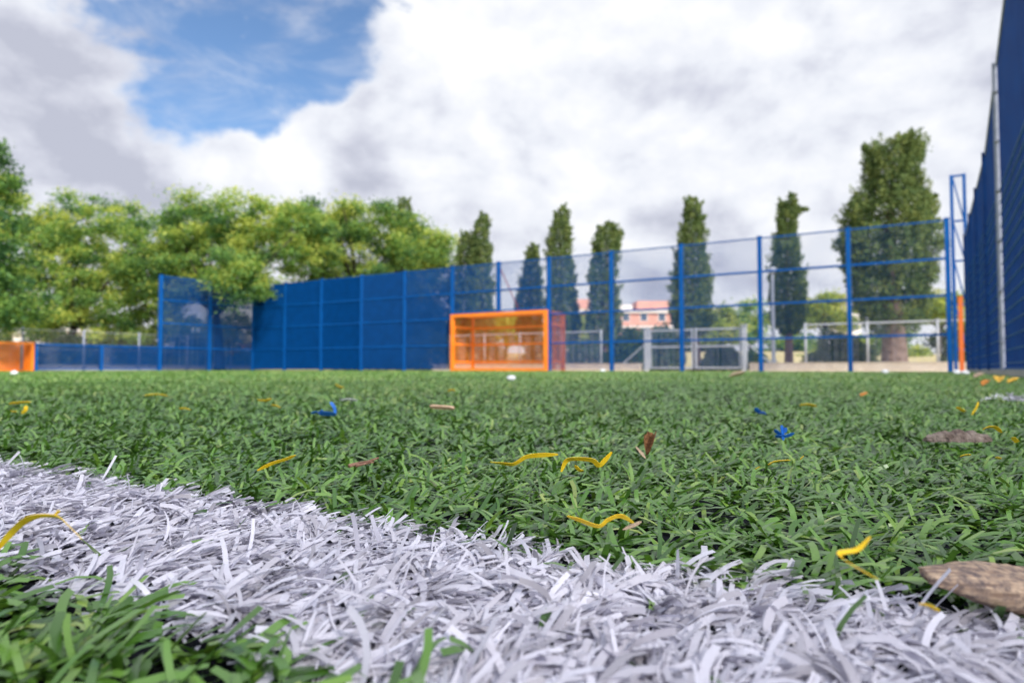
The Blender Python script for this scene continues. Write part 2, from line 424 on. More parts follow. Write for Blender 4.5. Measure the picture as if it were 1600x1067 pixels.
r.build('roof_panel', M['orange'], g)

# right side fence close to the lens
RU = .76
def rtop(v):
    if v > 12.6: return 3.4
    if v > 8.6: return 3.4 + (12.6 - v) / 4.0 * .82
    return 4.22
rf = empty('side_fence', W(RU, 10, 0), 'tall dark blue barred fence running away along the right edge', 'fence')
R_POST = [-9.3, -4.4, .5, 5.4, 10.3, 12.72, 15.14, 17.56, 20.3]
for i in range(len(R_POST) - 1):
    a, b = R_POST[i] + .04, R_POST[i + 1] - .04
    m = wires(MB(), (RU, a), (RU, b), .10, lambda t: rtop(a + (b - a) * t) - .03, .05, .0105, .03)
    pn = m.build('mesh_panel', M['blue_shaded'], rf)
    h = MB(); z = .15
    while z < 2.3:
        h.bar(W(RU - .012, a, z), W(RU - .012, b, z), .011, .011); z += .152
    h.build('cross_wire', M['wire_lit'], pn)
    r = MB()
    pts = [a + (b - a) * k / 6 for k in range(7)]
    for k in range(6):
        r.bar(W(RU, pts[k], rtop(pts[k]) - .015), W(RU, pts[k + 1], rtop(pts[k + 1]) - .015), .04, .03)
    r.build('top_rail', M['pole_grey'], rf)
    r = MB(); r.uvbox(RU - .02, RU + .02, a, b, .076, .10); r.build('bottom_rail', M['blue'], rf)
for v in R_POST:
    galv = v < 12
    p = MB()
    if galv: p.tube([W(RU - .025, v, .06), W(RU - .025, v, rtop(v) + .02)], .03, 12)
    else: p.uvbox(RU - .05, RU + .05, v - .035, v + .035, .06, rtop(v) + .02)
    post = p.build('post', M['pole_grey'] if galv else M['blue_shaded'], rf, smooth=False)
    if galv:
        for k in range(6):
            zc = .4 + k * .62
            if zc < rtop(v) - .1:
                c = MB(); c.tube([W(RU - .025, v - .001, zc), W(RU - .025, v - .001, zc + .035)], .035, 10)
                c.uvbox(RU - .05, RU - .006, v - .085, v + .085, zc + .006, zc + .029); c.build('clip', M['pole_grey'], post)

# lattice mast and the orange upright in the right corner
lm = empty('lattice_mast', W(.65, 21.9, 0), 'narrow blue lattice mast rising above the right end of the fence', 'mast')
for u in (.53, .82):
    p = MB(); p.uvbox(u - .04, u + .04, 21.82, 21.90, -.03, 5.32); p.build('upright', M['blue'], lm)
for z in (5.29, 4.06, 2.98, 1.8, .6):
    p = MB(); p.uvbox(.57, .78, 21.84, 21.88, z - .025, z + .025); p.build('cross_bar', M['blue'], lm)
for z0, z1 in ((5.25, 4.1), (4.0, 3.02), (2.94, 1.84), (1.76, .64)):
    p = MB(); p.bar(W(.56, 21.86, z0), W(.79, 21.86, z1), .035); p.build('diagonal', M['blue'], lm)
op = empty('orange_upright', W(.66, 21.35, 0), 'slim orange steel upright beside the lattice mast', 'post')
p = MB(); p.uvbox(.60, .70, 21.30, 21.40, -.004, 1.95); p.build('shaft', M['orange_old'], op)
p = MB(); p.uvbox(.59, .71, 21.29, 21.41, 1.95, 1.975); p.build('cap', M['orange_old'], op)

# outer park fence, its kerb walls and the gate
OD = 25.5
def outer_run(name, posts, label, kerb_label, u_ext0, u_ext1):
    e = empty(name, W((posts[0] + posts[-1]) / 2, OD, .0), label, 'fence')
    for u in posts:
        p = MB(); p.tube([W(u, OD, .25), W(u, OD, 1.64)], .04, 10); q = p.build('post', M['white_paint'], e, True)
        c = MB(); c.tube([W(u, OD, 1.64), W(u, OD, 1.67)], .056, 10); c.build('cap', M['white_paint'], q)
    r = MB(); r.tube([W(posts[0] - .06, OD - .005, 1.6), W(posts[-1] + .06, OD - .005, 1.6)], .028, 8); r.build('top_rail', M['white_paint'], e)
    for i in range(len(posts) - 1):
        m = wires(MB(), (posts[i], OD + .06), (posts[i + 1], OD + .06), .30, lambda t: 1.57, .075, .006, .06)
        m.build('mesh_panel', M['galv'], e)
    k = MB(); k.uvbox(u_ext0, u_ext1, OD - .14, OD + .16, -.03, .27)
    k.uvbox(u_ext0 - .01, u_ext1 + .01, OD - .16, OD + .18, .27, .30)
    tag(k.build(name.replace('fence', 'kerb_wall'), M['beige']), kerb_label, 'wall')
outer_run('park_fence', [-19.1, -17.16, -15.28, -13.3, -11.45], 'pale grey post and rail fence seen behind the goal', 'low beige kerb wall behind the orange goal', -20, -9.75)
outer_run('park_fence', [-3.74, -1.83, .15, 2.1], 'pale grey post and rail fence in front of the widest cypress', 'low beige kerb wall in front of the widest cypress', -5.6, 4)
ge = empty('park_gate', W(-7.6, OD, 0), 'pale grey double gate with thick posts left of the bare trunk cypress', 'gate')
for u in (-9.52, -5.80):
    p = MB(); p.uvbox(u - .08, u + .08, OD - .08, OD + .08, -.03, 1.66); q = p.build('gate_post', M['white_paint'], ge)
    c = MB(); c.uvbox(u - .12, u + .12, OD - .12, OD + .12, 1.66, 1.69); c.build('cap', M['white_paint'], q)
for a, b in ((-9.40, -7.68), (-7.60, -5.92)):
    f = MB()
    for z in (.12, .92, 1.56): f.uvbox(a, b, OD - .025, OD + .025, z - .03, z + .03)
    for u in (a + .03, b - .03): f.uvbox(u - .03, u + .03, OD - .028, OD + .028, .08, 1.62)
    lf_ = f.build('gate_leaf', M['white_paint'], ge)
    m = wires(MB(), (a + .05, OD), (b - .05, OD), .15, lambda t: 1.53, .09, .006); m.build('mesh', M['galv'], lf_)
for u0, u1 in ((-9.62, -10.5), (-5.7, -4.9)):
    p = MB(); p.tube([W(u0, OD - .03, 1.0), W(u1, OD - .03, .28)], .025, 6); p.build('stay', M['white_paint'], ge)

# left outer fence
lo = empty('wire_fence', W(-31, 16, 0), 'thin grey post and wire fence beyond the low blue fence under the trees', 'fence')
lp = [8.2, 10.6, 12.99, 15.3, 17.7, 20.1, 22.5]
for v in lp:
    p = MB(); p.tube([W(-31, v, -.03), W(-31, v, 1.75)], .04, 8); p.build('post', M['pole_grey'], lo, True)
for i in range(len(lp) - 1):
    m = wires(MB(), (-31, lp[i]), (-31, lp[i + 1]), .05, lambda t: 1.68, .09, .005, .06)
    for z in (.1, .9, 1.68): m.bar(W(-31, lp[i] + .05, z), W(-31, lp[i + 1] - .05, z), .016)
    m.build('mesh_panel', M['galv'], lo)
kw = MB(); kw.uvbox(-31.6, -31.4, 6, 24, -.03, .22); kw.uvbox(-31.63, -31.37, 6, 24, .22, .25)
tag(kw.build('garden_wall', M['kerb']), 'low grey wall behind the thin wire fence at left', 'wall')

# ------------------------------------------------------------------ trees
def leaf_quads(P, Nrm, size, tint, aspect=.55, up=0.0):
    n = len(P)
    a = rng.normal(0, 1, (n, 3)) + Nrm * .6; a[:, 2] += up
    a /= np.linalg.norm(a, axis=1)[:, None]
    b = np.cross(a, rng.normal(0, 1, (n, 3))); b /= np.linalg.norm(b, axis=1)[:, None] + 1e-9
    s = size[:, None]
    V = np.stack([P - a * s * .5, P + b * s * aspect * .5, P + a * s * .5, P - b * s * aspect * .5], 1)
    return V.reshape(-1, 3), np.arange(n * 4).reshape(-1, 4), np.repeat(tint, 4)
def n3(P, s, seed=0.0): return np.array([mnoise.noise((p[0] * s + seed, p[1] * s - seed, p[2] * s + 2 * seed)) for p in P])

def interp(prof, z):
    zs = [p[0] for p in prof]
    return np.interp(z, zs, [p[1] for p in prof]), np.interp(z, zs, [p[2] for p in prof])

def cypress(name, Y, prof_px, trunk, label, n, size, group, seed, mat='cypress_leaf', ragged=.30, bare=0, stubs=()):
    """prof_px: rows (y, xl, xr) in the picture; trunk: (px, width px)"""
    pr = []
    for y, xl, xr in prof_px:
        a, b = at(xl, y, Y), at(xr, y, Y); pr.append((a.z, a.x, b.x))
    pr.sort()
    zt, xa, xb = pr[-1]; xm = (xa + xb) / 2                # rounded tip
    pr[-1] = (zt - .22, xm + (xa - xm) * 1.1, xm + (xb - xm) * 1.1); pr.append((zt, xm - .04, xm + .04)); pr.sort()
    z0, z1 = pr[0][0], pr[-1][0]
    tb = at(trunk[0], 574, Y); root = empty(name, (tb.x, Y, -.03), label, 'tree', group)
    zs = np.array([p[0] for p in pr]); wd = np.array([p[2] - p[1] for p in pr])
    zz = np.linspace(z0, z1, 200); cw = np.cumsum(np.interp(zz, zs, wd)); cw /= cw[-1]
    z = np.interp(rng.random(n), cw, zz)
    xl, xr = interp(pr, z); c = (xl + xr) / 2; r = (xr - xl) / 2
    th = rng.uniform(0, 2 * math.pi, n)
    rr = np.sqrt(rng.uniform(.30, 1.0, n))
    P = np.stack([c + np.cos(th) * r * rr, Y + np.sin(th) * r * rr, z], 1)
    nz = n3(P, 1.1, seed) ; nz2 = n3(P, 3.0, seed + 5)
    tier = np.sin(P[:, 2] * 6.5 + 4 * nz + 2 * np.cos(th))                 # bough tiers
    k = np.minimum(1 + ragged * nz + .16 * nz2, 1.06) * (1 + (.10 if bare else .05) * tier)
    P[:, 0] = c + (P[:, 0] - c) * k; P[:, 1] = Y + (P[:, 1] - Y) * k
    keep = (nz2 + .6 * nz > -.52) | (rr < .7)
    if bare:                                          # no foliage in front of the lower trunk
        zb = at(800, bare, Y).z; keep &= ~((P[:, 2] < zb) & (np.abs(P[:, 0] - tb.x) < .5) & (P[:, 1] < Y + .1))
        keep &= (P[:, 2] > zb) | (rng.random(n) < .6)
    P, th, rr, nz, nz2 = P[keep], th[keep], rr[keep], nz[keep], nz2[keep]
    Nrm = np.stack([np.cos(th), np.sin(th), .4 + 0 * th], 1)
    tint = np.clip(.42 + .5 * nz2 + .25 * nz + rng.normal(0, .16, len(P)), 0, 1)
    lst = [leaf_quads(P, Nrm, rng.uniform(.7, 1.5, len(P)) * size, tint, .42, .7)]
    for k in range(int(n / 85)):                      # sprays standing off the outline
        zc = z0 + (z1 - z0) * rng.uniform(.03, 1.0); a_, b_ = interp(pr, zc); r_ = (b_ - a_) / 2; t0 = rng.uniform(0, 6.283)
        q = rng.uniform(.75, 1.0); m = 50; t = rng.random(m)[:, None]
        A = np.array([(a_ + b_) / 2 + math.cos(t0) * r_ * q, Y + math.sin(t0) * r_ * q, zc])
        dv = np.array([math.cos(t0) * rng.uniform(.1, .7), math.sin(t0) * .5, rng.uniform(.5, 1.1)]) * rng.uniform(.25, .62) * min(1.0, .35 + r_ / 1.2)
        Q = A + dv * t + rng.normal(0, 1, (m, 3)) * (.10 * (1.1 - .8 * t)) * min(1.0, .4 + r_)
        lst.append(leaf_quads(Q, np.tile(dv / np.linalg.norm(dv), (m, 1)), rng.uniform(.6, 1.1, m) * size, np.clip(rng.normal(rng.uniform(.3, .8), .15, m), 0, 1), .45, .5))
    for (sx, sy, ex, ey, rp) in stubs:                # side sprays that stick out
        m = 420; t = rng.random(m)
        a, b = at(sx, sy, Y), at(ex, ey, Y); A = np.array(a); B = np.array(b)
        Q = A + (B - A) * t[:, None] + rng.normal(0, 1, (m, 3)) * (rp * Y / F * (1.1 - .7 * t))[:, None] * .5
        lst.append(leaf_quads(Q, np.tile((B - A) / np.linalg.norm(B - A), (m, 1)), rng.uniform(.7, 1.3, m) * size, np.clip(rng.normal(.45, .2, m), 0, 1), .45, .3))
    quads_mesh('crown', *merge(lst), M[mat], root)
    tw = trunk[1] * Y / F / 2
    t = MB(); top = z0 + (z1 - z0) * .8
    cx = lambda q: float(interp(pr, max(q, z0))[0] + interp(pr, max(q, z0))[1]) / 2
    pts, rad = [], []
    for q, f in ((-.03, 1.5), (.25, 1.15), (z0 * .6 + .3, 1.0), (z0 + .8, .9), (z0 + (z1 - z0) * .4, .6), (top, .15)):
        f2 = min(1, max(0, (q - .3) / (z0 + 1)))
        pts.append((tb.x + (cx(q) - tb.x) * f2, Y, q)); rad.append(tw * f)
    t.tube(pts, rad, 12)
    t.build('trunk', M['bark'], root, True)
    return root

GC = 'cypresses in a row behind the end fence'
cypress('cypress_tree', 27, [(216, 1398, 1424), (226, 1372, 1434), (238, 1358, 1437), (258, 1356, 1430), (280, 1356, 1432), (300, 1345, 1438), (325, 1328, 1452), (345, 1322, 1450), (380, 1317, 1462), (410, 1322, 1456), (440, 1330, 1450), (466, 1338, 1446), (490, 1346, 1442), (510, 1352, 1436), (526, 1370, 1424)], (1398, 34), 'widest cypress with thick pale trunk near the right end of the fence', 36000, .135, GC, 1, ragged=.42, bare=470,
        stubs=((1435, 250, 1443, 222, 9), (1355, 330, 1326, 318, 9), (1440, 320, 1462, 305, 8), (1440, 360, 1470, 352, 10), (1335, 372, 1308, 378, 9), (1360, 240, 1350, 228, 9), (1410, 230, 1425, 208, 10), (1340, 410, 1315, 418, 8)))
cypress('cypress_tree', 33, [(305, 1232, 1240), (315, 1222, 1245), (345, 1216, 1244), (365, 1215, 1243), (400, 1207, 1250), (440, 1200, 1256), (480, 1203, 1257), (505, 1207, 1255), (522, 1218, 1248)], (1233, 12), 'slim cypress with a side spray near its tip and bare trunk', 13000, .14, GC, 2, stubs=((1238, 330, 1262, 326, 7),))
cypress('cypress_tree', 36, [(307, 1078, 1086), (318, 1070, 1094), (345, 1068, 1096), (375, 1062, 1102), (410, 1056, 1106), (450, 1050, 1110), (485, 1046, 1112), (512, 1052, 1110), (525, 1066, 1098)], (1090, 13), 'slim pointed cypress just right of the salmon building', 14000, .15, GC, 3, stubs=((1090, 345, 1102, 338, 6),))
cypress('cypress_tree', 40, [(347, 946, 958), (358, 938, 966), (375, 930, 970), (400, 924, 966), (440, 920, 964), (480, 917, 968), (515, 915, 970), (540, 925, 962)], (944, 12), 'cypress with a gappy forked top left of the salmon building', 12000, .155, GC, 4, ragged=.34, stubs=((950, 375, 972, 360, 8), (940, 400, 926, 380, 8)))
cypress('cypress_tree', 42, [(322, 876, 886), (335, 868, 890), (355, 862, 890), (372, 855, 891), (395, 856, 893), (430, 858, 898), (470, 852, 905), (505, 848, 908), (540, 852, 902)], (878, 12), 'tall cypress with a shouldered top rising behind the goal post', 14000, .16, GC, 5)
cypress('cypress_tree', 46, [(380, 828, 838), (392, 822, 842), (415, 818, 844), (440, 812, 848), (470, 806, 850), (510, 806, 850), (540, 812, 845)], (828, 11), 'shortest cypress peeping just over the fence above the goal', 9500, .165, GC, 6)
cypress('cypress_tree', 42, [(333, 749, 759), (345, 743, 763), (362, 740, 764), (380, 735, 766), (410, 733, 770), (450, 730, 772), (500, 730, 772), (540, 735, 768)], (752, 12), 'pointed yellow-green cypress above the left goal post', 12500, .155, GC, 7)
cypress('cypress_tree', 43, [(364, 722, 736), (374, 716, 744), (395, 714, 748), (430, 712, 752), (480, 708, 755), (540, 714, 750)], (730, 11), 'round-topped cypress pressed against the left of the pointed one', 10500, .16, GC, 8)
cypress('cypress_tree', 47, [(309, 628, 638), (325, 621, 644), (350, 618, 647), (400, 612, 652), (460, 608, 656), (530, 612, 652)], (632, 12), 'cypress tip standing up behind the broad yellow-green crown', 11000, .165, GC, 9)

def broad_tree(name, base, Y, blobs, holes, nclump, leaves, size, label, group, seed, trunk_r, fork, depth=1.0, mat='broad_leaf', bark='bark_dark', cat='tree', limbs=14, tone=0.0):
    """blobs: (cx, cy, rx, ry) outline lobes of the crown seen from the pitch; crown depth follows its width"""
    R = random.Random(seed)
    b0 = at(base, 574, Y); root = empty(name, (b0.x, Y, -.03), label, cat, group)
    cl = []
    wts = [b[2] * b[3] for b in blobs]
    xs = [b[0] - b[2] for b in blobs] + [b[0] + b[2] for b in blobs]; cxm = (min(xs) + max(xs)) / 2; hw = (max(xs) - min(xs)) / 2
    tries = 0
    while len(cl) < nclump and tries < nclump * 60:
        tries += 1
        b = R.choices(blobs, wts)[0]; t = R.uniform(0, 2 * math.pi); q = math.sqrt(R.random()) * .98
        if R.random() < .35: q = R.uniform(.85, 1.0)
        px, py = b[0] + math.cos(t) * b[2] * q, b[1] + math.sin(t) * b[3] * q
        if any((px - h[0]) ** 2 + (py - h[1]) ** 2 < h[2] ** 2 for h in holes): continue
        dmax = min(hw, 1.3 * max(b[2], b[3])) * Y / F * depth
        dd = R.uniform(-1, 1) * dmax * math.sqrt(max(.05, 1 - min(1, q) ** 2 * .8))
        if len(b) > 4: dd = b[4] + R.uniform(-.6, .6)
        p = at(px, py, Y); s = (Y + dd) / Y
        cl.append((Vector((p.x, Y + dd, p.z)), R.uniform(.35, 1.1)))
    per = leaves // len(cl)
    Ps, Ns, Ts = [], [], []
    for c, s in cl:
        rad = np.array([R.uniform(.45, .95), R.uniform(.45, .95), R.uniform(.3, .6)]) * s * (Y / 33) ** .5
        m = int(per * s * s * 1.7)
        d = rng.normal(0, 1, (m, 3)); d /= np.linalg.norm(d, axis=1)[:, None]
        rr = np.abs(rng.normal(.72, .36, m))
        P = np.array(c) + d * rad * rr[:, None]
        Ps.append(P); Ns.append(d); Ts.append(np.clip(R.gauss(.52, .26) + tone + rng.normal(0, .2, m) + .12 * d[:, 2], 0, 1))  # tint rises toward clump tops, standing in for light from above
    P, Nn, T = np.concatenate(Ps), np.concatenate(Ns), np.concatenate(Ts)
    Nn[:, 2] += .5
    quads_mesh('crown', *leaf_quads(P, Nn, rng.uniform(.7, 1.4, len(P)) * size, T, .6), M[mat], root)
    t = MB(); fk = at(fork[0], fork[1], Y)
    mid = Vector((b0.x + (fk.x - b0.x) * .35, Y, fk.z * .5))
    t.tube([(b0.x, Y, -.03), (b0.x, Y, .2), mid, fk], [trunk_r * 1.35, trunk_r * 1.05, trunk_r * .9, trunk_r * .75], 10)
    for c, s in R.sample(cl, min(limbs, len(cl))):
        m1 = fk.lerp(c, .5) + Vector((R.uniform(-.2, .2), R.uniform(-.2, .2), R.uniform(.0, .4)))
        t.tube([fk, m1, c], [trunk_r * .5, trunk_r * .26, .02], 6)
    t.build('trunk', M[bark], root, True)
    return root

GB_ = 'broadleaf trees along the left side'
broad_tree('broadleaf_tree', -70, 24, [(-75, 300, 75, 90), (-40, 255, 48, 45), (-35, 400, 60, 90), (0, 450, 70, 60), (-40, 470, 60, 50)], [], 200, 30000, .135, 'dark green tree cut off by the left picture edge', GB_, 21, .25, (-70, 430), tone=-.4)
broad_tree('broadleaf_tree', 95, 35, [(90, 345, 62, 45), (150, 350, 65, 42), (205, 385, 58, 50), (90, 420, 85, 60), (180, 450, 75, 55), (60, 480, 70, 45), (140, 500, 90, 35), (230, 480, 45, 55), (60, 390, 60, 50), (240, 420, 40, 50)], [(165, 390, 12), (185, 380, 14), (205, 392, 10), (150, 440, 7)], 400, 68000, .14, 'broad round-crowned tree left of the tall corner fence', GB_, 22, .22, (118, 508))
broad_tree('broadleaf_tree', 343, 33.5, [(265, 375, 45, 32), (320, 352, 55, 40), (375, 345, 60, 38), (430, 365, 60, 45), (480, 375, 45, 45), (255, 425, 40, 40), (330, 400, 70, 42), (400, 425, 55, 48), (420, 452, 34, 26, -3.2), (405, 440, 30, 24, -3.2), (262, 470, 28, 32), (300, 440, 40, 25)], [(345, 398, 9), (410, 390, 10), (310, 475, 16), (350, 480, 14), (290, 490, 16)], 420, 72000, .135, 'spreading yellow-green tree whose boughs hang over the corner fence', GB_, 23, .24, (338, 492), limbs=18)
broad_tree('broadleaf_tree', 560, 37, [(470, 358, 40, 36), (520, 350, 50, 34), (570, 348, 52, 30), (615, 365, 45, 36), (650, 390, 40, 32), (560, 400, 80, 45), (640, 425, 45, 25), (480, 410, 45, 40), (672, 400, 22, 22), (690, 395, 14, 20), (520, 440, 60, 40)], [(545, 390, 8), (530, 382, 7), (610, 415, 9), (575, 418, 8)], 360, 64000, .14, 'yellow-green tree behind the closed blue panels of the end fence', GB_, 24, .22, (560, 470))
broad_tree('broadleaf_tree', 620, 44, [(600, 470, 70, 50), (680, 460, 40, 50), (560, 500, 50, 50), (660, 520, 60, 40)], [], 170, 22000, .24, 'dark dense tree seen through the end fence left of the goal', GB_, 25, .2, (620, 520), mat='dark_leaf')

# bright trees and shrubs of the park beyond
GP = 'bright trees in the park beyond the fence'
broad_tree('stone_pine', 1288, 62, [(1275, 492, 24, 22), (1300, 488, 26, 24), (1290, 476, 22, 14), (1318, 500, 16, 16)], [], 70, 9000, .26, 'bright yellow-green pine between the bare-trunk cypress and the widest one', GP, 31, .2, (1288, 520), mat='pine_leaf', limbs=8)
broad_tree('stone_pine', 1468, 60, [(1462, 480, 26, 20), (1440, 490, 22, 16), (1490, 482, 20, 20)], [], 50, 6500, .26, 'bright yellow-green pine peeping out right of the widest cypress', GP, 32, .2, (1468, 515), mat='pine_leaf', limbs=8)
broad_tree('park_tree', 1125, 58, [(1122, 500, 24, 18), (1112, 515, 20, 18), (1140, 520, 24, 16)], [], 50, 6500, .25, 'fresh green rounded tree close right of the pointed slim cypress', GP, 33, .16, (1125, 535), mat='pine_leaf', limbs=8, tone=-.2)
broad_tree('park_tree', 1172, 66, [(1170, 495, 26, 16), (1185, 488, 18, 14), (1160, 515, 26, 18)], [], 50, 6500, .27, 'olive green tree between the slim cypresses', GP, 34, .16, (1172, 535), mat='broad_leaf', limbs=8)
broad_tree('park_tree', 908, 60, [(906, 512, 12, 16), (900, 530, 20, 18)], [], 30, 4000, .24, 'small bright green tree under the narrow view of the building', GP, 35, .12, (908, 545), mat='pine_leaf', limbs=6)
broad_tree('park_tree', 790, 60, [(785, 510, 30, 18), (800, 520, 40, 22)], [], 50, 6000, .25, 'bright tree seen through the bars of the goal', GP, 36, .14, (790, 545), mat='pine_leaf', limbs=6)

def shrub(px, ytop, half, Y, label, seed, n, mat='dark_leaf', size=.13):
    R = random.Random(seed); c = at(px, 574, Y); r = half * Y / F; h = (576 - ytop) * Y / F
    root = empty('shrub', (c.x, Y, -.03), label, 'shrub', 'shrubs beyond the end fence')
    d = rng.normal(0, 1, (n, 3)); d[:, 2] = np.abs(d[:, 2]); d /= np.linalg.norm(d, axis=1)[:, None]
    rr = rng.uniform(.5, 1.0, n) ** .5
    P = np.stack([c.x + d[:, 0] * r * rr, Y + d[:, 1] * r * .8 * rr, .02 + d[:, 2] * h * rr], 1)
    nz = n3(P, 1.6, seed); P += (d * (nz * .35 * min(r, h))[:, None]); P[:, 2] = np.maximum(P[:, 2], 0.0)
    nz2 = n3(P, 4.0, seed + 3)
    T = np.clip(.45 + .5 * nz2 + rng.normal(0, .18, n), 0, 1)
    quads_mesh('foliage', *leaf_quads(P, d, rng.uniform(.7, 1.4, n) * size, T, .6), M[mat], root)
    t = MB()
    for k in range(6):
        a = R.uniform(0, 6.28); t.tube([(c.x, Y, -.03), (c.x + math.cos(a) * r * .5, Y + math.sin(a) * r * .4, h * R.uniform(.5, .75))], [.05, .015], 6)
    t.build('stem', M['bark_dark'], root)
for i, a in enumerate([
    (1315, 522, 55, 30, 'rounded dark green shrub left of the widest cypress trunk', 9000),
    (1490, 528, 24, 30, 'dark shrub at the right end of the pale fence', 4000),
    (985, 512, 36, 33, 'dark green shrub below the salmon building', 6500),
    (1035, 505, 34, 36, 'taller dark shrub left of the pointed slim cypress', 6500),
    (1130, 535, 34, 34, 'low green shrub behind the right gate leaf', 5000),
    (1180, 545, 24, 40, 'small olive shrub left of the bare-trunk cypress', 3500),
    (915, 530, 34, 36, 'dark shrub just right of the goal', 5500),
    (855, 520, 40, 40, 'dark shrub behind the right half of the goal', 5500),
    (750, 520, 46, 40, 'dark shrub behind the left half of the goal', 5500),
    (670, 515, 50, 40, 'dark shrub behind the fence left of the goal', 6500),
    (560, 520, 60, 40, 'wide dark shrub behind the closed blue panels', 6500),
    (440, 515, 60, 46, 'dark shrub behind the left corner of the end fence', 6500),
    (290, 520, 55, 42, 'dark shrub behind the tall corner fence', 6500),
    (190, 522, 60, 42, 'dark shrub behind the low blue fence', 6500),
    (80, 515, 70, 42, 'wide dark shrub behind the small orange goal', 7000),
    (-60, 510, 80, 42, 'dark shrub at the far left edge', 6000),
    (360, 478, 62, 47, 'tall green shrub between the corner fence posts', 9000),
    (210, 525, 40, 35.5, 'dark shrub close behind the right half of the low blue fence', 6000),
    (105, 522, 45, 33.5, 'dark shrub close behind the left half of the low blue fence', 6000),
    (290, 535, 40, 36.5, 'dark shrub close behind the first bay of the corner fence', 6000),
    (385, 548, 42, 39, 'low dark shrub by the foot of the spreading tree trunk', 4500),
]): shrub(a[0], a[1], a[2], a[3], a[4], 60 + i, a[5])
for i, a in enumerate([(1270, 548, 26, 52, 'sunny yellow-green bush left of the rounded dark shrub', 2500), (1430, 540, 26, 50, 'sunny yellow-green bush right of the widest cypress trunk', 2500), (1345, 530, 30, 56, 'sunny bush left behind the widest cypress trunk', 2500)]):
    shrub(a[0], a[1], a[2], a[3], a[4], 90 + i, a[5], 'pine_leaf', .2)

# sunny bank and the trees along its crest
bk = MB(); prof = [(38, -.02), (43, .25), (50, 1.0), (60, 1.5), (90, 1.6), (130, 1.2)]
for y, z in prof:
    for x in range(-16, 17): bk.v.append((x * 9.0, y + 1.5 * math.sin(x * 1.3), z + .18 * math.sin(x * 1.9 + y)))
for i in range(len(prof) - 1):
    for k in range(32): a = i * 33 + k; bk.f.append((a, a + 1, a + 34, a + 33))
tag(bk.build('grassy_bank', M['ground'], None, True), kind='structure')
R0 = random.Random(77)
for k, (px, yt, hw, lab, m_, tn) in enumerate([
    (1385, 515, 45, 'olive tree line crest seen right behind the widest cypress trunk', 'broad_leaf', -.1),
    (1235, 520, 40, 'olive tree far behind the bare trunk of the slim cypress', 'broad_leaf', -.15),
    (1060, 512, 50, 'dark green tree far behind the left gate leaf', 'dark_leaf', 0),
    (975, 515, 45, 'dark green tree far below the salmon building', 'dark_leaf', .1),
    (1520, 500, 50, 'dark green tree far behind the lattice mast', 'dark_leaf', 0),
    (700, 500, 60, 'dark green tree far behind the fence left of the goal', 'dark_leaf', .1),
    (500, 495, 70, 'dark green tree far behind the closed blue panels', 'dark_leaf', 0),
    (300, 500, 60, 'dark green tree far behind the tall corner fence', 'dark_leaf', .1),
    (150, 500, 70, 'dark green tree far behind the low blue fence', 'dark_leaf', 0),
    (20, 500, 70, 'dark green tree far behind the small orange goal', 'dark_leaf', .1)]):
    broad_tree('park_tree', px, 72, [(px, yt + 22, hw, 22), (px - hw * .5, yt + 36, hw * .6, 20), (px + hw * .5, yt + 34, hw * .6, 20)], [], 60, 7500, .3, lab, 'far trees on the bank', 120 + k, .16, (px, 550), mat=m_, limbs=6, tone=tn)

# ------------------------------------------------------------------ lamp post and buildings
lb = at(1209, 574, 31); lz = at(1209, 428, 31).z
ll = empty('lamp_post', (lb.x, 31, -.03), 'slim grey lamp post beside the bare-trunk cypress', 'lamp post')
p = MB(); p.tube([(lb.x, 31, -.03), (lb.x, 31, .5), (lb.x, 31, .52), (lb.x, 31, lz)], [.13, .13, .09, .075], 10); p.build('pole', M['galv'], ll, True)
p = MB(); p.tube([(lb.x, 31, lz), (lb.x, 31, lz + .05), (lb.x, 31, lz + .25), (lb.x, 31, lz + .32)], [.08, .16, .2, .06], 10); p.build('lamp_head', M['galv'], ll, True)

def building(name, label, px0, px1, ytop, Y, wall, floors, roofbits, deep=10):
    a, b = at(px0, ytop, Y), at(px1, ytop, Y); h = a.z
    root = empty(name, ((a.x + b.x) / 2, Y, -.03), label, 'building')
    def bx(x0, x1, y0, y1, z0, z1): return MB().add([(x0, y0, z0), (x1, y0, z0), (x1, y1, z0), (x0, y1, z0), (x0, y0, z1), (x1, y0, z1), (x1, y1, z1), (x0, y1, z1)], [(3, 2, 1, 0), (4, 5, 6, 7), (0, 1, 5, 4), (1, 2, 6, 5), (2, 3, 7, 6), (3, 0, 4, 7)])
    bx(a.x, b.x, Y, Y + deep, -.03, h).build('wall', M[wall], root)
    fh = h / floors
    for k in range(1, floors + 1):
        bx(a.x - .35, b.x + .35, Y - .5, Y - .004, k * fh - .35, k * fh - .08).build('balcony_slab', M['cream'], root)
        nW = max(1, int((b.x - a.x) / 2.6))
        for j in range(nW):
            x = a.x + (j + .5) * (b.x - a.x) / nW
            w = bx(x - .62, x + .62, Y - .06, Y - .003, (k - 1) * fh + .7, (k - 1) * fh + 2.1).build('window', M['cream'], root)
            bx(x - .52, x + .52, Y - .075, Y - .063, (k - 1) * fh + .8, (k - 1) * fh + 2.0).build('pane', M['glass'], w)
    rf_ = bx(a.x - .3, b.x + .3, Y - .3, Y + deep + .3, h + .003, h + .25).build('roof', M['cream'], root)
    for (q0, q1, hh, m) in roofbits:
        x0, x1 = a.x + (b.x - a.x) * q0, a.x + (b.x - a.x) * q1
        bx(x0, x1, Y + 1.2, Y + deep - 1, h + .253, h + .25 + hh).build('roof_block', M[m], rf_)
    return root
building('apartment_building', 'salmon apartment block with white balcony bands in the gap between cypresses', 880, 1048, 486, 110, 'salmon', 4, [(.52, .66, .9, 'cream'), (.70, 1.0, 1.5, 'salmon'), (.1, .25, 1.8, 'salmon')])
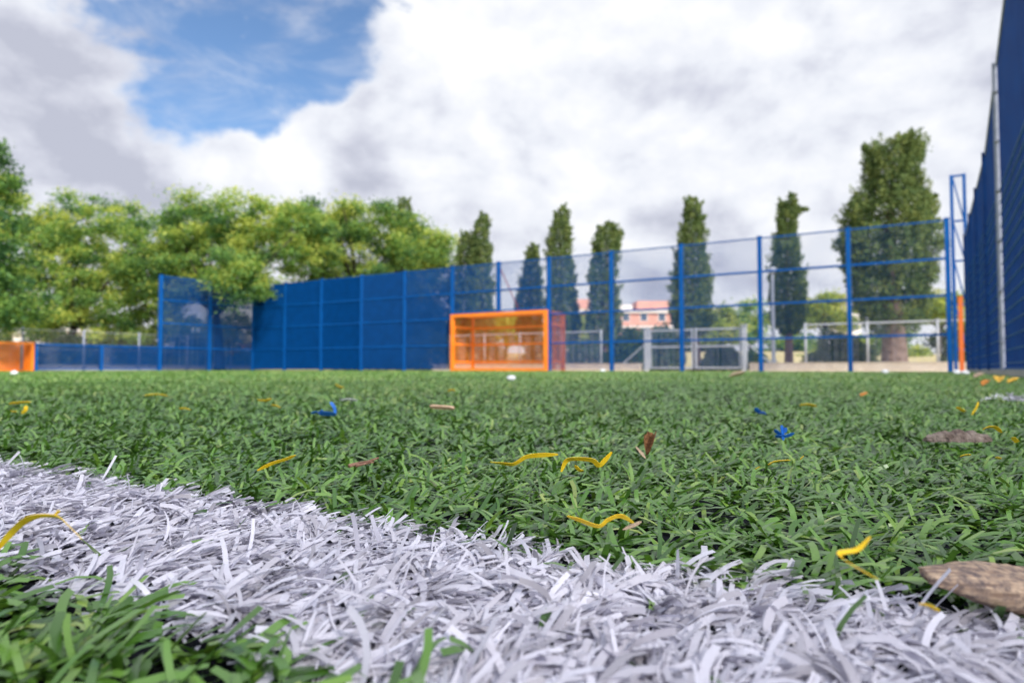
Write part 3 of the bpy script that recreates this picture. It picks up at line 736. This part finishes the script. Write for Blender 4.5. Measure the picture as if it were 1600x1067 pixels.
building('tower_building', 'narrow white building left beside the widest cypress', 1326, 1344, 472, 95, 'cream', 4, [(.2, .6, 1.0, 'cream')], 6)
building('pale_house', 'small cream building right of the pointed slim cypress', 1108, 1124, 484, 120, 'cream', 4, [], 6)
building('salmon_house', 'low salmon house glimpsed through the tall corner fence', 355, 405, 532, 75, 'salmon', 1, [(.5, .9, .5, 'cream')], 6)
building('cream_house', 'low pale house glimpsed under the trees behind the small orange goal', 20, 75, 515, 60, 'cream', 1, [], 6)

# ------------------------------------------------------------------ litter on the turf
def smooth_path(pts, n=6):
    out = []
    for i in range(len(pts) - 1):
        p0 = pts[max(i - 1, 0)]; p1 = pts[i]; p2 = pts[i + 1]; p3 = pts[min(i + 2, len(pts) - 1)]
        for k in range(n):
            t = k / n
            out.append(.5 * ((2 * p1) + (p2 - p0) * t + (2 * p0 - 5 * p1 + 4 * p2 - p3) * t * t + (3 * p1 - p0 - 3 * p2 + p3) * t ** 3))
    out.append(pts[-1]); return out
def ribbon_mb(mb, pts, w, tw0=0.0, tw1=1.0, thick=.0003, tip=.3):
    pts = smooth_path([Vector(p) for p in pts]); n = len(pts); L, Rr = [], []
    for i, p in enumerate(pts):
        d = (pts[min(i + 1, n - 1)] - pts[max(i - 1, 0)]).normalized()
        h = d.cross(Vector((0, 0, 1))); h = h.normalized() if h.length > 1e-5 else Vector((1, 0, 0))
        k = h.cross(d); a = tw0 + (tw1 - tw0) * i / (n - 1)
        t = i / (n - 1); ww = w * min(1, tip + (1 - tip) * min(t, 1 - t) * 6) / 2
        e = h * math.cos(a) + k * math.sin(a); nn = d.cross(e).normalized() * thick
        L.append((p - e * ww + nn, p - e * ww - nn)); Rr.append((p + e * ww + nn, p + e * ww - nn))
    b = len(mb.v)
    for l, r in zip(L, Rr): mb.v += [tuple(l[0]), tuple(r[0]), tuple(r[1]), tuple(l[1])]
    for i in range(n - 1):
        for k in range(4):
            mb.f.append((b + 4 * i + k, b + 4 * i + (k + 1) % 4, b + 4 * i + 4 + (k + 1) % 4, b + 4 * i + 4 + k))
    mb.f += [(b + 3, b + 2, b + 1, b), (b + 4 * n - 4, b + 4 * n - 3, b + 4 * n - 2, b + 4 * n - 1)]
    return mb
def strand(name, label, cat, mat, ribbons, group=None, zb=.017):
    """ribbons: list of (points, width px, twist0, twist1); points are (px, py, dY mm)"""
    allp = [q for r in ribbons for q in r[0]]
    cx = sum(q[0] for q in allp) / len(allp); ymax = max(q[1] for q in allp)
    g0 = gz(cx, ymax, zb); Y = g0.y
    mb = MB()
    for pts, w, t0, t1 in ribbons:
        P = [at(q[0], q[1], Y + (q[2] if len(q) > 2 else 0) / 1000) for q in pts]
        ribbon_mb(mb, P, 1.05 * w * Y / F, t0, t1, max(.00010, .00008 * Y / .3))
    return tag(mb.build_at(name, mat, (g0.x, g0.y, zb), False), label, cat, group)
YS = 'yellow fibre strands lying on the turf'
Y_ = M['yellow']
strand('yellow_strand', 'long looped yellow fibre arching over the left end of the white line', 'fibre strand', Y_, [([(-12, 868, 12), (18, 832, 8), (48, 809, 0), (88, 807, 0), (108, 822, 0), (128, 842, 0)], 10, .9, .5), ([(86, 805, 0), (90, 800, 0), (93, 797, 0)], 5, .3, .5)], YS, .026)
strand('yellow_strand', 'short straight yellow fibre left of the red twig', 'fibre strand', Y_, [([(402, 735), (425, 724), (445, 718), (462, 711)], 6, .9, .6)], YS)
strand('yellow_strand', 'wavy yellow fibre lying left of the curled one', 'fibre strand', Y_, [([(766, 722), (785, 724), (803, 725), (822, 714), (845, 711), (872, 710)], 8, .4, 1.2)], YS, .023)
strand('yellow_strand', 'yellow fibre with upturned leaf-like tip left of the brown leaf', 'fibre strand', Y_, [([(877, 737, 4), (885, 720, 2), (900, 717), (925, 719), (936, 727), (946, 718), (956, 706)], 9, .5, 1.1), ([(898, 727), (906, 735), (912, 735)], 7, .8, .5)], YS, .023)
strand('yellow_strand', 'yellow fibre caught on the far edge of the white line', 'fibre strand', Y_, [([(886, 806), (905, 812), (935, 822), (950, 812), (970, 806), (990, 817)], 9, .7, .9)], YS, .022)
strand('yellow_strand', 'zigzag yellow fibre standing on the white line near the wood', 'fibre strand', Y_, [([(1360, 838, 0), (1340, 858, 0), (1312, 864, 0), (1322, 876, -2), (1345, 890, -4), (1372, 905, -6)], 8, .55, .35)], YS, .030)
strand('yellow_strand', 'tiny yellow fibre poking from the white line below the wood', 'fibre strand', Y_, [([(1436, 943), (1452, 946), (1468, 955)], 8, .6, .5)], YS, .022)
strand('yellow_strand', 'broken yellow fibre in three bits below the blue cross-shaped scrap', 'fibre strand', Y_, [([(1200, 726), (1212, 721), (1235, 719)], 7, .6, .4), ([(1250, 718), (1256, 712)], 7, .6, .4), ([(1180, 733), (1187, 729)], 5, .5, .5)], YS)
strand('yellow_strand', 'v-shaped yellow fibre above the flat grey bark', 'fibre strand', Y_, [([(1494, 636), (1502, 640), (1508, 643)], 5, .5, .7), ([(1518, 648), (1525, 638), (1529, 628)], 8, .8, .9)], YS, .028)
strand('yellow_strand', 'yellow fibre arched over the right end of the flat grey bark', 'fibre strand', Y_, [([(1535, 671), (1545, 667), (1556, 668), (1565, 676)], 6, .5, .7), ([(1582, 683), (1590, 691)], 7, .5, .7)], YS, .030)
strand('yellow_strand', 'short yellow fibre below the flat grey bark', 'fibre strand', Y_, [([(1500, 713), (1508, 711), (1517, 711)], 6, .6, .5), ([(1556, 714), (1564, 717)], 5, .6, .5)], YS)
strand('yellow_strand', 'pale yellow fibre right of the small blue scrap', 'fibre strand', Y_, [([(1249, 633), (1262, 632), (1276, 635)], 6, .5, .6)], YS)
strand('yellow_strand', 'pair of pale yellow fibres near the left picture edge', 'fibre strand', Y_, [([(14, 631), (30, 629), (48, 628)], 5, .6, .5), ([(34, 646), (40, 640), (40, 634)], 5, .6, .9), ([(17, 643), (26, 643)], 4, .5, .5)], YS)
strand('yellow_strand', 'pair of pale yellow fibres left of the blue clump', 'fibre strand', Y_, [([(402, 625), (414, 626), (424, 623)], 5, .6, .5), ([(424, 633), (432, 634), (438, 637)], 5, .6, .5)], YS)
strand('yellow_strand', 'faint yellow fibre beyond the white strip', 'fibre strand', Y_, [([(524, 600), (530, 604), (538, 606)], 4, .6, .5)], YS)
strand('yellow_strand', 'faint yellow fibre beyond the pale wood chip', 'fibre strand', Y_, [([(700, 611), (706, 609), (712, 610)], 4, .6, .5)], YS)
strand('yellow_strand', 'faint yellow fibre left of centre in the distant turf', 'fibre strand', Y_, [([(226, 618), (245, 616), (262, 618)], 3.5, .6, .5)], YS)
strand('yellow_strand', 'small yellow fibre between the pair at left and the pair by the blue clump', 'fibre strand', Y_, [([(280, 639), (288, 638), (298, 640)], 4, .6, .5)], YS)
BL = 'blue fibre scraps lying on the turf'
strand('blue_scrap', 'blue fibre clump with a raised hook left of the white strip', 'fibre scrap', M['blue_fibre'], [([(486, 646), (495, 644), (500, 648)], 6, .6, .5), ([(497, 645), (508, 646), (526, 647)], 9, .9, .7), ([(524, 646), (522, 636), (516, 628)], 5, .8, .9), ([(502, 640), (505, 646)], 5, .8, .9)], BL, .024)
strand('blue_scrap', 'small blue fibre scrap, the farther of the two at right', 'fibre scrap', M['blue_fibre'], [([(1180, 637), (1185, 643), (1196, 646)], 7, .8, .6), ([(1184, 645), (1198, 647)], 4, .5, .5)], BL, .024)
strand('blue_scrap', 'blue star-shaped fibre scrap above the yellow bits', 'fibre scrap', M['blue_fibre'], [([(1224, 688), (1223, 676), (1221, 664)], 7, .9, 1.0), ([(1210, 671), (1218, 678), (1226, 682)], 6, .7, .8), ([(1211, 681), (1225, 682), (1241, 677)], 7, .7, .9), ([(1228, 668), (1226, 676)], 5, .9, .9)], BL, .026)
strand('white_strip', 'short white fibre strip beyond the blue clump', 'fibre strip', M['scrap'], [([(532, 625), (545, 624), (559, 626)], 5, .7, .6)], None)

def lump(mb, c, r, seed, flat=1.0, n=10):
    """small uneven rounded body"""
    R = random.Random(seed); rows = []
    b = len(mb.v); K = 6
    for i in range(K + 1):
        ph = math.pi * i / K
        for k in range(n):
            t = 2 * math.pi * k / n; q = 1 + R.uniform(-.18, .18)
            mb.v.append((c[0] + r[0] * math.sin(ph) * math.cos(t) * q, c[1] + r[1] * math.sin(ph) * math.sin(t) * q, c[2] + r[2] * math.cos(ph) * (1 + R.uniform(-.1, .1))))
    for i in range(K):
        for k in range(n):
            k2 = (k + 1) % n
            mb.f.append((b + i * n + k, b + (i + 1) * n + k, b + (i + 1) * n + k2, b + i * n + k2))
    return mb

def leaf_mb(c, ln, wd, az, pitch, curl, fold, seed):
    """curled leaf blade with thickness-free folded halves and a stalk"""
    R = random.Random(seed); mb = MB(); n = 8
    rows = []
    for i in range(n + 1):
        t = i / n; w = wd * math.sin(math.pi * (t * .92 + .04)) ** .8 * (1 + R.uniform(-.12, .12))
        ang = pitch + curl * (t - .3)
        x = ln * (t - .5) * math.cos(pitch); z = ln * (t * math.sin(pitch) + curl * (t - .4) ** 2 * .6)
        for s in (-1, -.5, 0, .5, 1):
            yy = s * w * .5; zz = z + abs(s) ** 1.4 * w * fold + R.uniform(-1, 1) * wd * .04
            rows.append((x + R.uniform(-1, 1) * ln * .015, yy, zz))
    ca, sa = math.cos(az), math.sin(az)
    mb.v = [(c[0] + p[0] * ca - p[1] * sa, c[1] + p[0] * sa + p[1] * ca, c[2] + p[2]) for p in rows]
    for i in range(n):
        for k in range(4):
            a = i * 5 + k; mb.f.append((a, a + 1, a + 6, a + 5))
    return mb
def leaf(name, label, mat, px, py, ln, wd, az, pitch, curl, fold, seed, z=.022, group='dry leaves on the turf'):
    c = gz(px, py, z)
    o = leaf_mb(c, ln, wd, az, pitch, curl, fold, seed).build_at(name, mat, c, True)
    sm = o.modifiers.new('thickness', 'SOLIDIFY'); sm.thickness = ln * .02
    return tag(o, label, 'leaf', group)
leaf('dry_leaf', 'curled brown leaf standing up in the turf right of the yellow fibres', M['leaf_brown'], 1016, 716, .0135, .012, .5, 1.0, 1.9, .95, 3, .018)
leaf('dry_leaf', 'pale tan leaf flake leaning on the curled brown leaf', M['leaf_tan'], 1001, 717, .011, .006, 2.6, .8, .3, .2, 4, .019)
leaf('dry_leaf', 'small orange leaf in the turf beyond the blue star-shaped scrap', M['leaf_orange'], 1350, 620, .022, .016, .4, .3, .6, .3, 5)
leaf('dry_leaf', 'rusty leaf near the foot of the right fence', M['leaf_orange'], 1540, 604, .036, .03, .4, .5, .6, .4, 6)
leaf('dry_leaf', 'yellow leaf by the kerb, left of the pair', M['leaf_yellow'], 1561, 598, .05, .045, .9, .4, .5, .4, 7)
leaf('dry_leaf', 'yellow leaf by the kerb, right of the pair', M['leaf_yellow'], 1583, 599, .05, .042, .1, .3, .7, .3, 8)
leaf('dry_leaf', 'pale dry leaf in the distant turf below the pointed slim cypress', M['leaf_tan'], 1152, 590, .12, .08, .1, .2, .6, .3, 9)
leaf('dry_leaf', 'tan leaf on the turf near the right fence foot', M['leaf_tan'], 1530, 591, .08, .06, .3, .3, .6, .3, 10)
leaf('dry_leaf', 'tan leaf flake by the white line right of the caught yellow fibre', M['leaf_tan'], 988, 829, .008, .004, .2, .3, .5, .2, 11)

# pale chip
mb = MB(); c0 = gz(690, 638, .024)
ribbon_mb(mb, [at(672, 635, c0.y), at(684, 636, c0.y), at(697, 636.5, c0.y), at(710, 638, c0.y)], 7 * c0.y / F, .8, .7, .0014, .6)
tag(mb.build_at('wood_chip', M['chip'], c0, False), 'pale pinkish wood chip lying alone right of the blue clump', 'wood chip')
# twig
c0 = gz(568, 727, .02); mb = MB()
mb.tube(smooth_path([at(545, 728, c0.y), at(560, 724, c0.y + .004), at(575, 721, c0.y), at(592, 715, c0.y + .003)], 4), [.0014 - .0008 * i / 12 for i in range(13)], 7)
mb.tube(smooth_path([at(556, 728, c0.y - .004), at(572, 724, c0.y), at(584, 722, c0.y)], 4), [.0010 - .0005 * i / 8 for i in range(9)], 6)
tag(mb.build_at('twig', M['twig'], c0, True), 'thin reddish twig lying in the turf behind the white line', 'twig')
# flat bark
c0 = gz(1500, 686, .018); mb = MB(); n = 26; R = random.Random(5)
top = []; 
for i in range(n + 1):
    t = i / n; px = 1446 + 100 * t; hgt = (.004 + .0065 * math.sin(math.pi * t) ** .6) * (1 + .25 * mnoise.noise((t * 9, 1, 2)))
    c = at(px, 684, c0.y)
    for k, (dy, zf) in enumerate(((-.011, .0), (-.008, .75), (-.002, 1.0), (.004, .9), (.010, .5), (.012, 0))):
        wq = max(.12, math.sin(math.pi * (t * .9 + .05)) ** .5)
        mb.v.append((c.x, c.y + dy * wq + R.uniform(-.0007, .0007), .016 + zf * hgt + R.uniform(-.0006, .0006)))
for i in range(n):
    for k in range(5): a = i * 6 + k; mb.f.append((a, a + 6, a + 7, a + 1))
    mb.f.append((i * 6 + 5, i * 6 + 11, i * 6 + 6, i * 6))
mb.f += [tuple(range(6)), tuple(n * 6 + k for k in range(6))[::-1]]
tag(mb.build_at('bark_piece', M['bark_flat'], c0, False), 'flat grey-brown piece of bark lying in the turf at right', 'bark')

# the wood piece at the right edge
mb = MB(); n = 60; KS = 20
A = at(1444, 886, .222); Bq = at(1745, 934, .238)
for i in range(n + 1):
    t = i / n; c = A.lerp(Bq, t)
    hh = (.0013 + .0054 * min(1, t * 2.6) ** .8) * (1 + .12 * mnoise.noise((t * 6, 4, 1)))
    ww = .0030 + .0085 * min(1, t * 3.0) ** .7
    for k in range(KS):
        a = 2 * math.pi * k / KS; ca, sa = math.cos(a), math.sin(a)
        sq = (abs(ca) ** 3 + abs(sa) ** 3) ** (-1 / 3)                  # squarish section, split faces
        q = sq * (1 + .13 * mnoise.noise((ca * 5, sa * 5, t * 3)) + .06 * mnoise.noise((ca * 9, sa * 9, t * 30)))
        mb.v.append((c.x + .0015 * mnoise.noise((ca * 3, sa * 3, t * 9)), c.y + ca * ww * q, c.z - .0025 + sa * hh * q + .0008 * ca))
for i in range(n):
    for k in range(KS):
        k2 = (k + 1) % KS; mb.f.append((i * KS + k, i * KS + k2, (i + 1) * KS + k2, (i + 1) * KS + k))
mb.f += [tuple(range(KS))[::-1], tuple(n * KS + k for k in range(KS))]
tag(mb.build_at('wood_piece', M['wood'], (A.x, A.y, A.z), True), 'weathered brown piece of wood resting by the white line at right', 'wood')

# scraps along the far edge of the pitch
SG = 'white scraps along the foot of the far fence'
for px, py, zz, lab, r in ((942, 579, .03, 'white scrap on the turf edge right of the goal', .10), (1383, 581, .03, 'white scrap at the fence foot below the widest cypress', .09), (1495, 582, .03, 'white scrap by the orange upright', .08), (22, 583, .03, 'white scrap before the small orange goal', .06), (799, 592, .03, 'lone white scrap on the turf in front of the goal', .035), (1508, 583, .03, 'bluish white scrap just right of the orange upright', .07)):
    c = gz(px, py, zz)
    if c.y > 24: c = at(px, py, 24); c.z = .03
    if c.y > 17 and px > 1300: c = at(px, py, 16.8); c.z = .03
    m = lump(MB(), (c.x, c.y, .035), (r * .75, r * .5, r * .4), int(px), 1)
    tag(m.build_at('paper_scrap', M['scrap'], (c.x, c.y, .035), False), lab, 'paper scrap', SG)
# frayed white tuft near the kerb
def tuft():
    n = 90; c = gz(1594, 622, .012)
    P = np.stack([c.x + rng.normal(0, .018, n), c.y + rng.normal(0, .035, n), np.zeros(n)], 1)
    return blades(P, rng.uniform(.025, .045, n), rng.uniform(.002, .005, n), rng.uniform(.2, .9, n), rng.uniform(1.0, 1.9, n), rng.uniform(0, 6.28, n), rng.normal(0, .6, n), rng.normal(0, .6, n), 3, rng.beta(2.4, 1.6, n), .85)
o = quads_mesh('white_tuft', *tuft(), M['white_blade'], smooth=True)
tag(o, 'worn patch of white line fibres near the kerb of the right fence', 'white line', kind='stuff')

# ------------------------------------------------------------------ sky and light
SUN_EL, SUN_AZ = math.radians(34), math.radians(152)      # azimuth clockwise from the view direction: behind, to the right
w = bpy.data.worlds.new('World'); sc.world = w; w.use_nodes = True
nt = w.node_tree; N = nt.nodes; Lk = nt.links
bg = N['Background']; bg.inputs['Strength'].default_value = .1
sky = N.new('ShaderNodeTexSky'); sky.sky_type = 'NISHITA'; sky.sun_disc = False
sky.sun_elevation = SUN_EL; sky.sun_rotation = SUN_AZ; sky.altitude = 50; sky.air_density = 1.0; sky.dust_density = .4; sky.ozone_density = 2.2
tc = N.new('ShaderNodeTexCoord'); D = tc.outputs['Generated']
def inp(node, i, v):
    if hasattr(v, 'is_output'): Lk.new(v, node.inputs[i])
    else: node.inputs[i].default_value = v
def mth(op, a, b=0.0, c=None, clamp=False):
    n = N.new('ShaderNodeMath'); n.operation = op; n.use_clamp = clamp
    inp(n, 0, a); inp(n, 1, b)
    if c is not None: inp(n, 2, c)
    return n.outputs[0]
def vm(op, a, b=None):
    n = N.new('ShaderNodeVectorMath'); n.operation = op; inp(n, 0, a)
    if b is not None: inp(n, 1, b)
    return n
def sstep(v, a, b):
    n = N.new('ShaderNodeMapRange'); n.interpolation_type = 'SMOOTHSTEP'
    inp(n, 0, v); n.inputs[1].default_value = a; n.inputs[2].default_value = b; return n.outputs[0]
def fbm(vec, scale, detail=8, rough=.55, dist=0.0):
    n = N.new('ShaderNodeTexNoise'); n.inputs['Scale'].default_value = scale; n.inputs['Detail'].default_value = detail
    n.inputs['Roughness'].default_value = rough; n.inputs['Distortion'].default_value = dist
    Lk.new(vec, n.inputs['Vector']); return n.outputs['Fac']
def dirof(px, py): return Vector(ray(px, py)).normalized()
def blob(d, r_px):
    n = vm('DISTANCE', D, tuple(d)); return mth('MULTIPLY_ADD', n.outputs['Value'], -1.0 / (r_px / F), 1.0)
wv = vm('MULTIPLY', D, (1.0, 1.0, 1.5)).outputs[0]
f1 = fbm(wv, 5.2, 9, .54, .1)
sh = vm('ADD', wv, (.022, .0, .045)).outputs[0]
f1s = fbm(sh, 5.2, 9, .54, .1)
f2 = fbm(vm('ADD', wv, (3.1, 1.7, .4)).outputs[0], 2.2, 5, .5)
# clear holes between the clouds
hole = None
for px, py, r in ((335, 30, 190), (425, 60, 178), (265, 50, 140), (505, 95, 112), (470, 5, 125), (360, -140, 230), (300, 125, 115)):
    b = blob(dirof(px, py), r); hole = b if hole is None else mth('MAXIMUM', hole, b)
for d, r in ((Vector((-.2, -.35, 1)), 700), (Vector((.9, -.6, .55)), 380), (Vector((-.9, -.5, .5)), 380)):
    hole = mth('MAXIMUM', hole, blob(d.normalized(), r))
hv = mth('ADD', hole, mth('MULTIPLY', mth('SUBTRACT', f1, .5), 2.5))
clear = sstep(hv, .17, .46)
thin = mth('MULTIPLY', sstep(fbm(vm('MULTIPLY', D, (2.0, 2.0, 5.0)).outputs[0], 3.0, 6, .6, .6), .40, .75), .5)
clear = mth('MULTIPLY', clear, mth('SUBTRACT', 1.0, thin))
# light and dark of the clouds
s = mth('MULTIPLY_ADD', mth('SUBTRACT', f2, .5), 1.0, .60)
s = mth('ADD', s, mth('MULTIPLY', mth('SUBTRACT', f1, .5), .55))
s = mth('ADD', s, mth('MULTIPLY', mth('SUBTRACT', f1, f1s), 2.3))
for px, py, r, k in ((60, 190, 330, -.30), (170, 290, 180, -.15), (20, 40, 260, -.12), (570, 240, 95, -.34), (560, 285, 70, -.2), (430, 225, 150, .50), (300, 260, 110, .25), (690, 90, 230, .22), (900, 330, 250, .20), (1150, 80, 330, -.08), (1080, 420, 160, -.2), (1240, 240, 160, .15), (1010, 455, 90, -.5)):
    s = mth('ADD', s, mth('MULTIPLY', sstep(blob(dirof(px, py), r), 0, 1), k))
ramp = N.new('ShaderNodeValToRGB'); el = ramp.color_ramp.elements
el.new(.5); el.new(.75)
for e, (p, c) in zip(el, ((0.0, (3.45, 3.6, 4.3)), (.28, (4.4, 4.55, 5.2)), (.56, (5.5, 5.68, 6.15)), (1.0, (6.6, 6.65, 6.8)))): e.position = p; e.color = (*c, 1)
Lk.new(s, ramp.inputs['Fac'])
skc = N.new('ShaderNodeMix'); skc.data_type = 'RGBA'; skc.blend_type = 'MULTIPLY'; skc.inputs[0].default_value = 1
skc.inputs[7].default_value = (.80, .90, 1.0, 1); Lk.new(sky.outputs[0], skc.inputs[6])
sdir = Vector((math.sin(SUN_AZ) * math.cos(SUN_EL), math.cos(SUN_AZ) * math.cos(SUN_EL), math.sin(SUN_EL)))
near_sun = sstep(vm('DOT_PRODUCT', D, tuple(sdir)).outputs['Value'], -.1, 1.0)
glow = vm('SCALE', ramp.outputs['Color']); inp(glow, 3, mth('MULTIPLY_ADD', near_sun, 1.7, 1.0))   # clouds on the sun's side are brighter
mx = N.new('ShaderNodeMix'); mx.data_type = 'RGBA'
Lk.new(clear, mx.inputs[0]); Lk.new(glow.outputs[0], mx.inputs[6]); Lk.new(skc.outputs[2], mx.inputs[7])
Lk.new(mx.outputs[2], bg.inputs['Color'])

sl = bpy.data.lights.new('sun', 'SUN'); sl.energy = 2.7; sl.angle = math.radians(5); sl.color = (1, .97, .92)
so = bpy.data.objects.new('sun', sl); col.objects.link(so)
sd = Vector((math.sin(SUN_AZ) * math.cos(SUN_EL), math.cos(SUN_AZ) * math.cos(SUN_EL), math.sin(SUN_EL)))
so.rotation_euler = sd.to_track_quat('Z', 'Y').to_euler(); so.location = sd * 30

# ------------------------------------------------------------------ camera
cd = bpy.data.cameras.new('camera'); cd.lens = 36 * F / 1600; cd.sensor_width = 36
cd.clip_start = .01; cd.clip_end = 2500
cd.dof.use_dof = True; cd.dof.focus_distance = .36; cd.dof.aperture_fstop = 11.0; cd.dof.aperture_blades = 9
co = bpy.data.objects.new('camera', cd); col.objects.link(co)
co.location = (0, 0, CZ); co.rotation_euler = (math.pi / 2 + TH, 0, 0)
sc.camera = co
sc.view_settings.view_transform = 'Standard'; sc.view_settings.look = 'None'
sc.view_settings.exposure = .66; sc.view_settings.gamma = 1
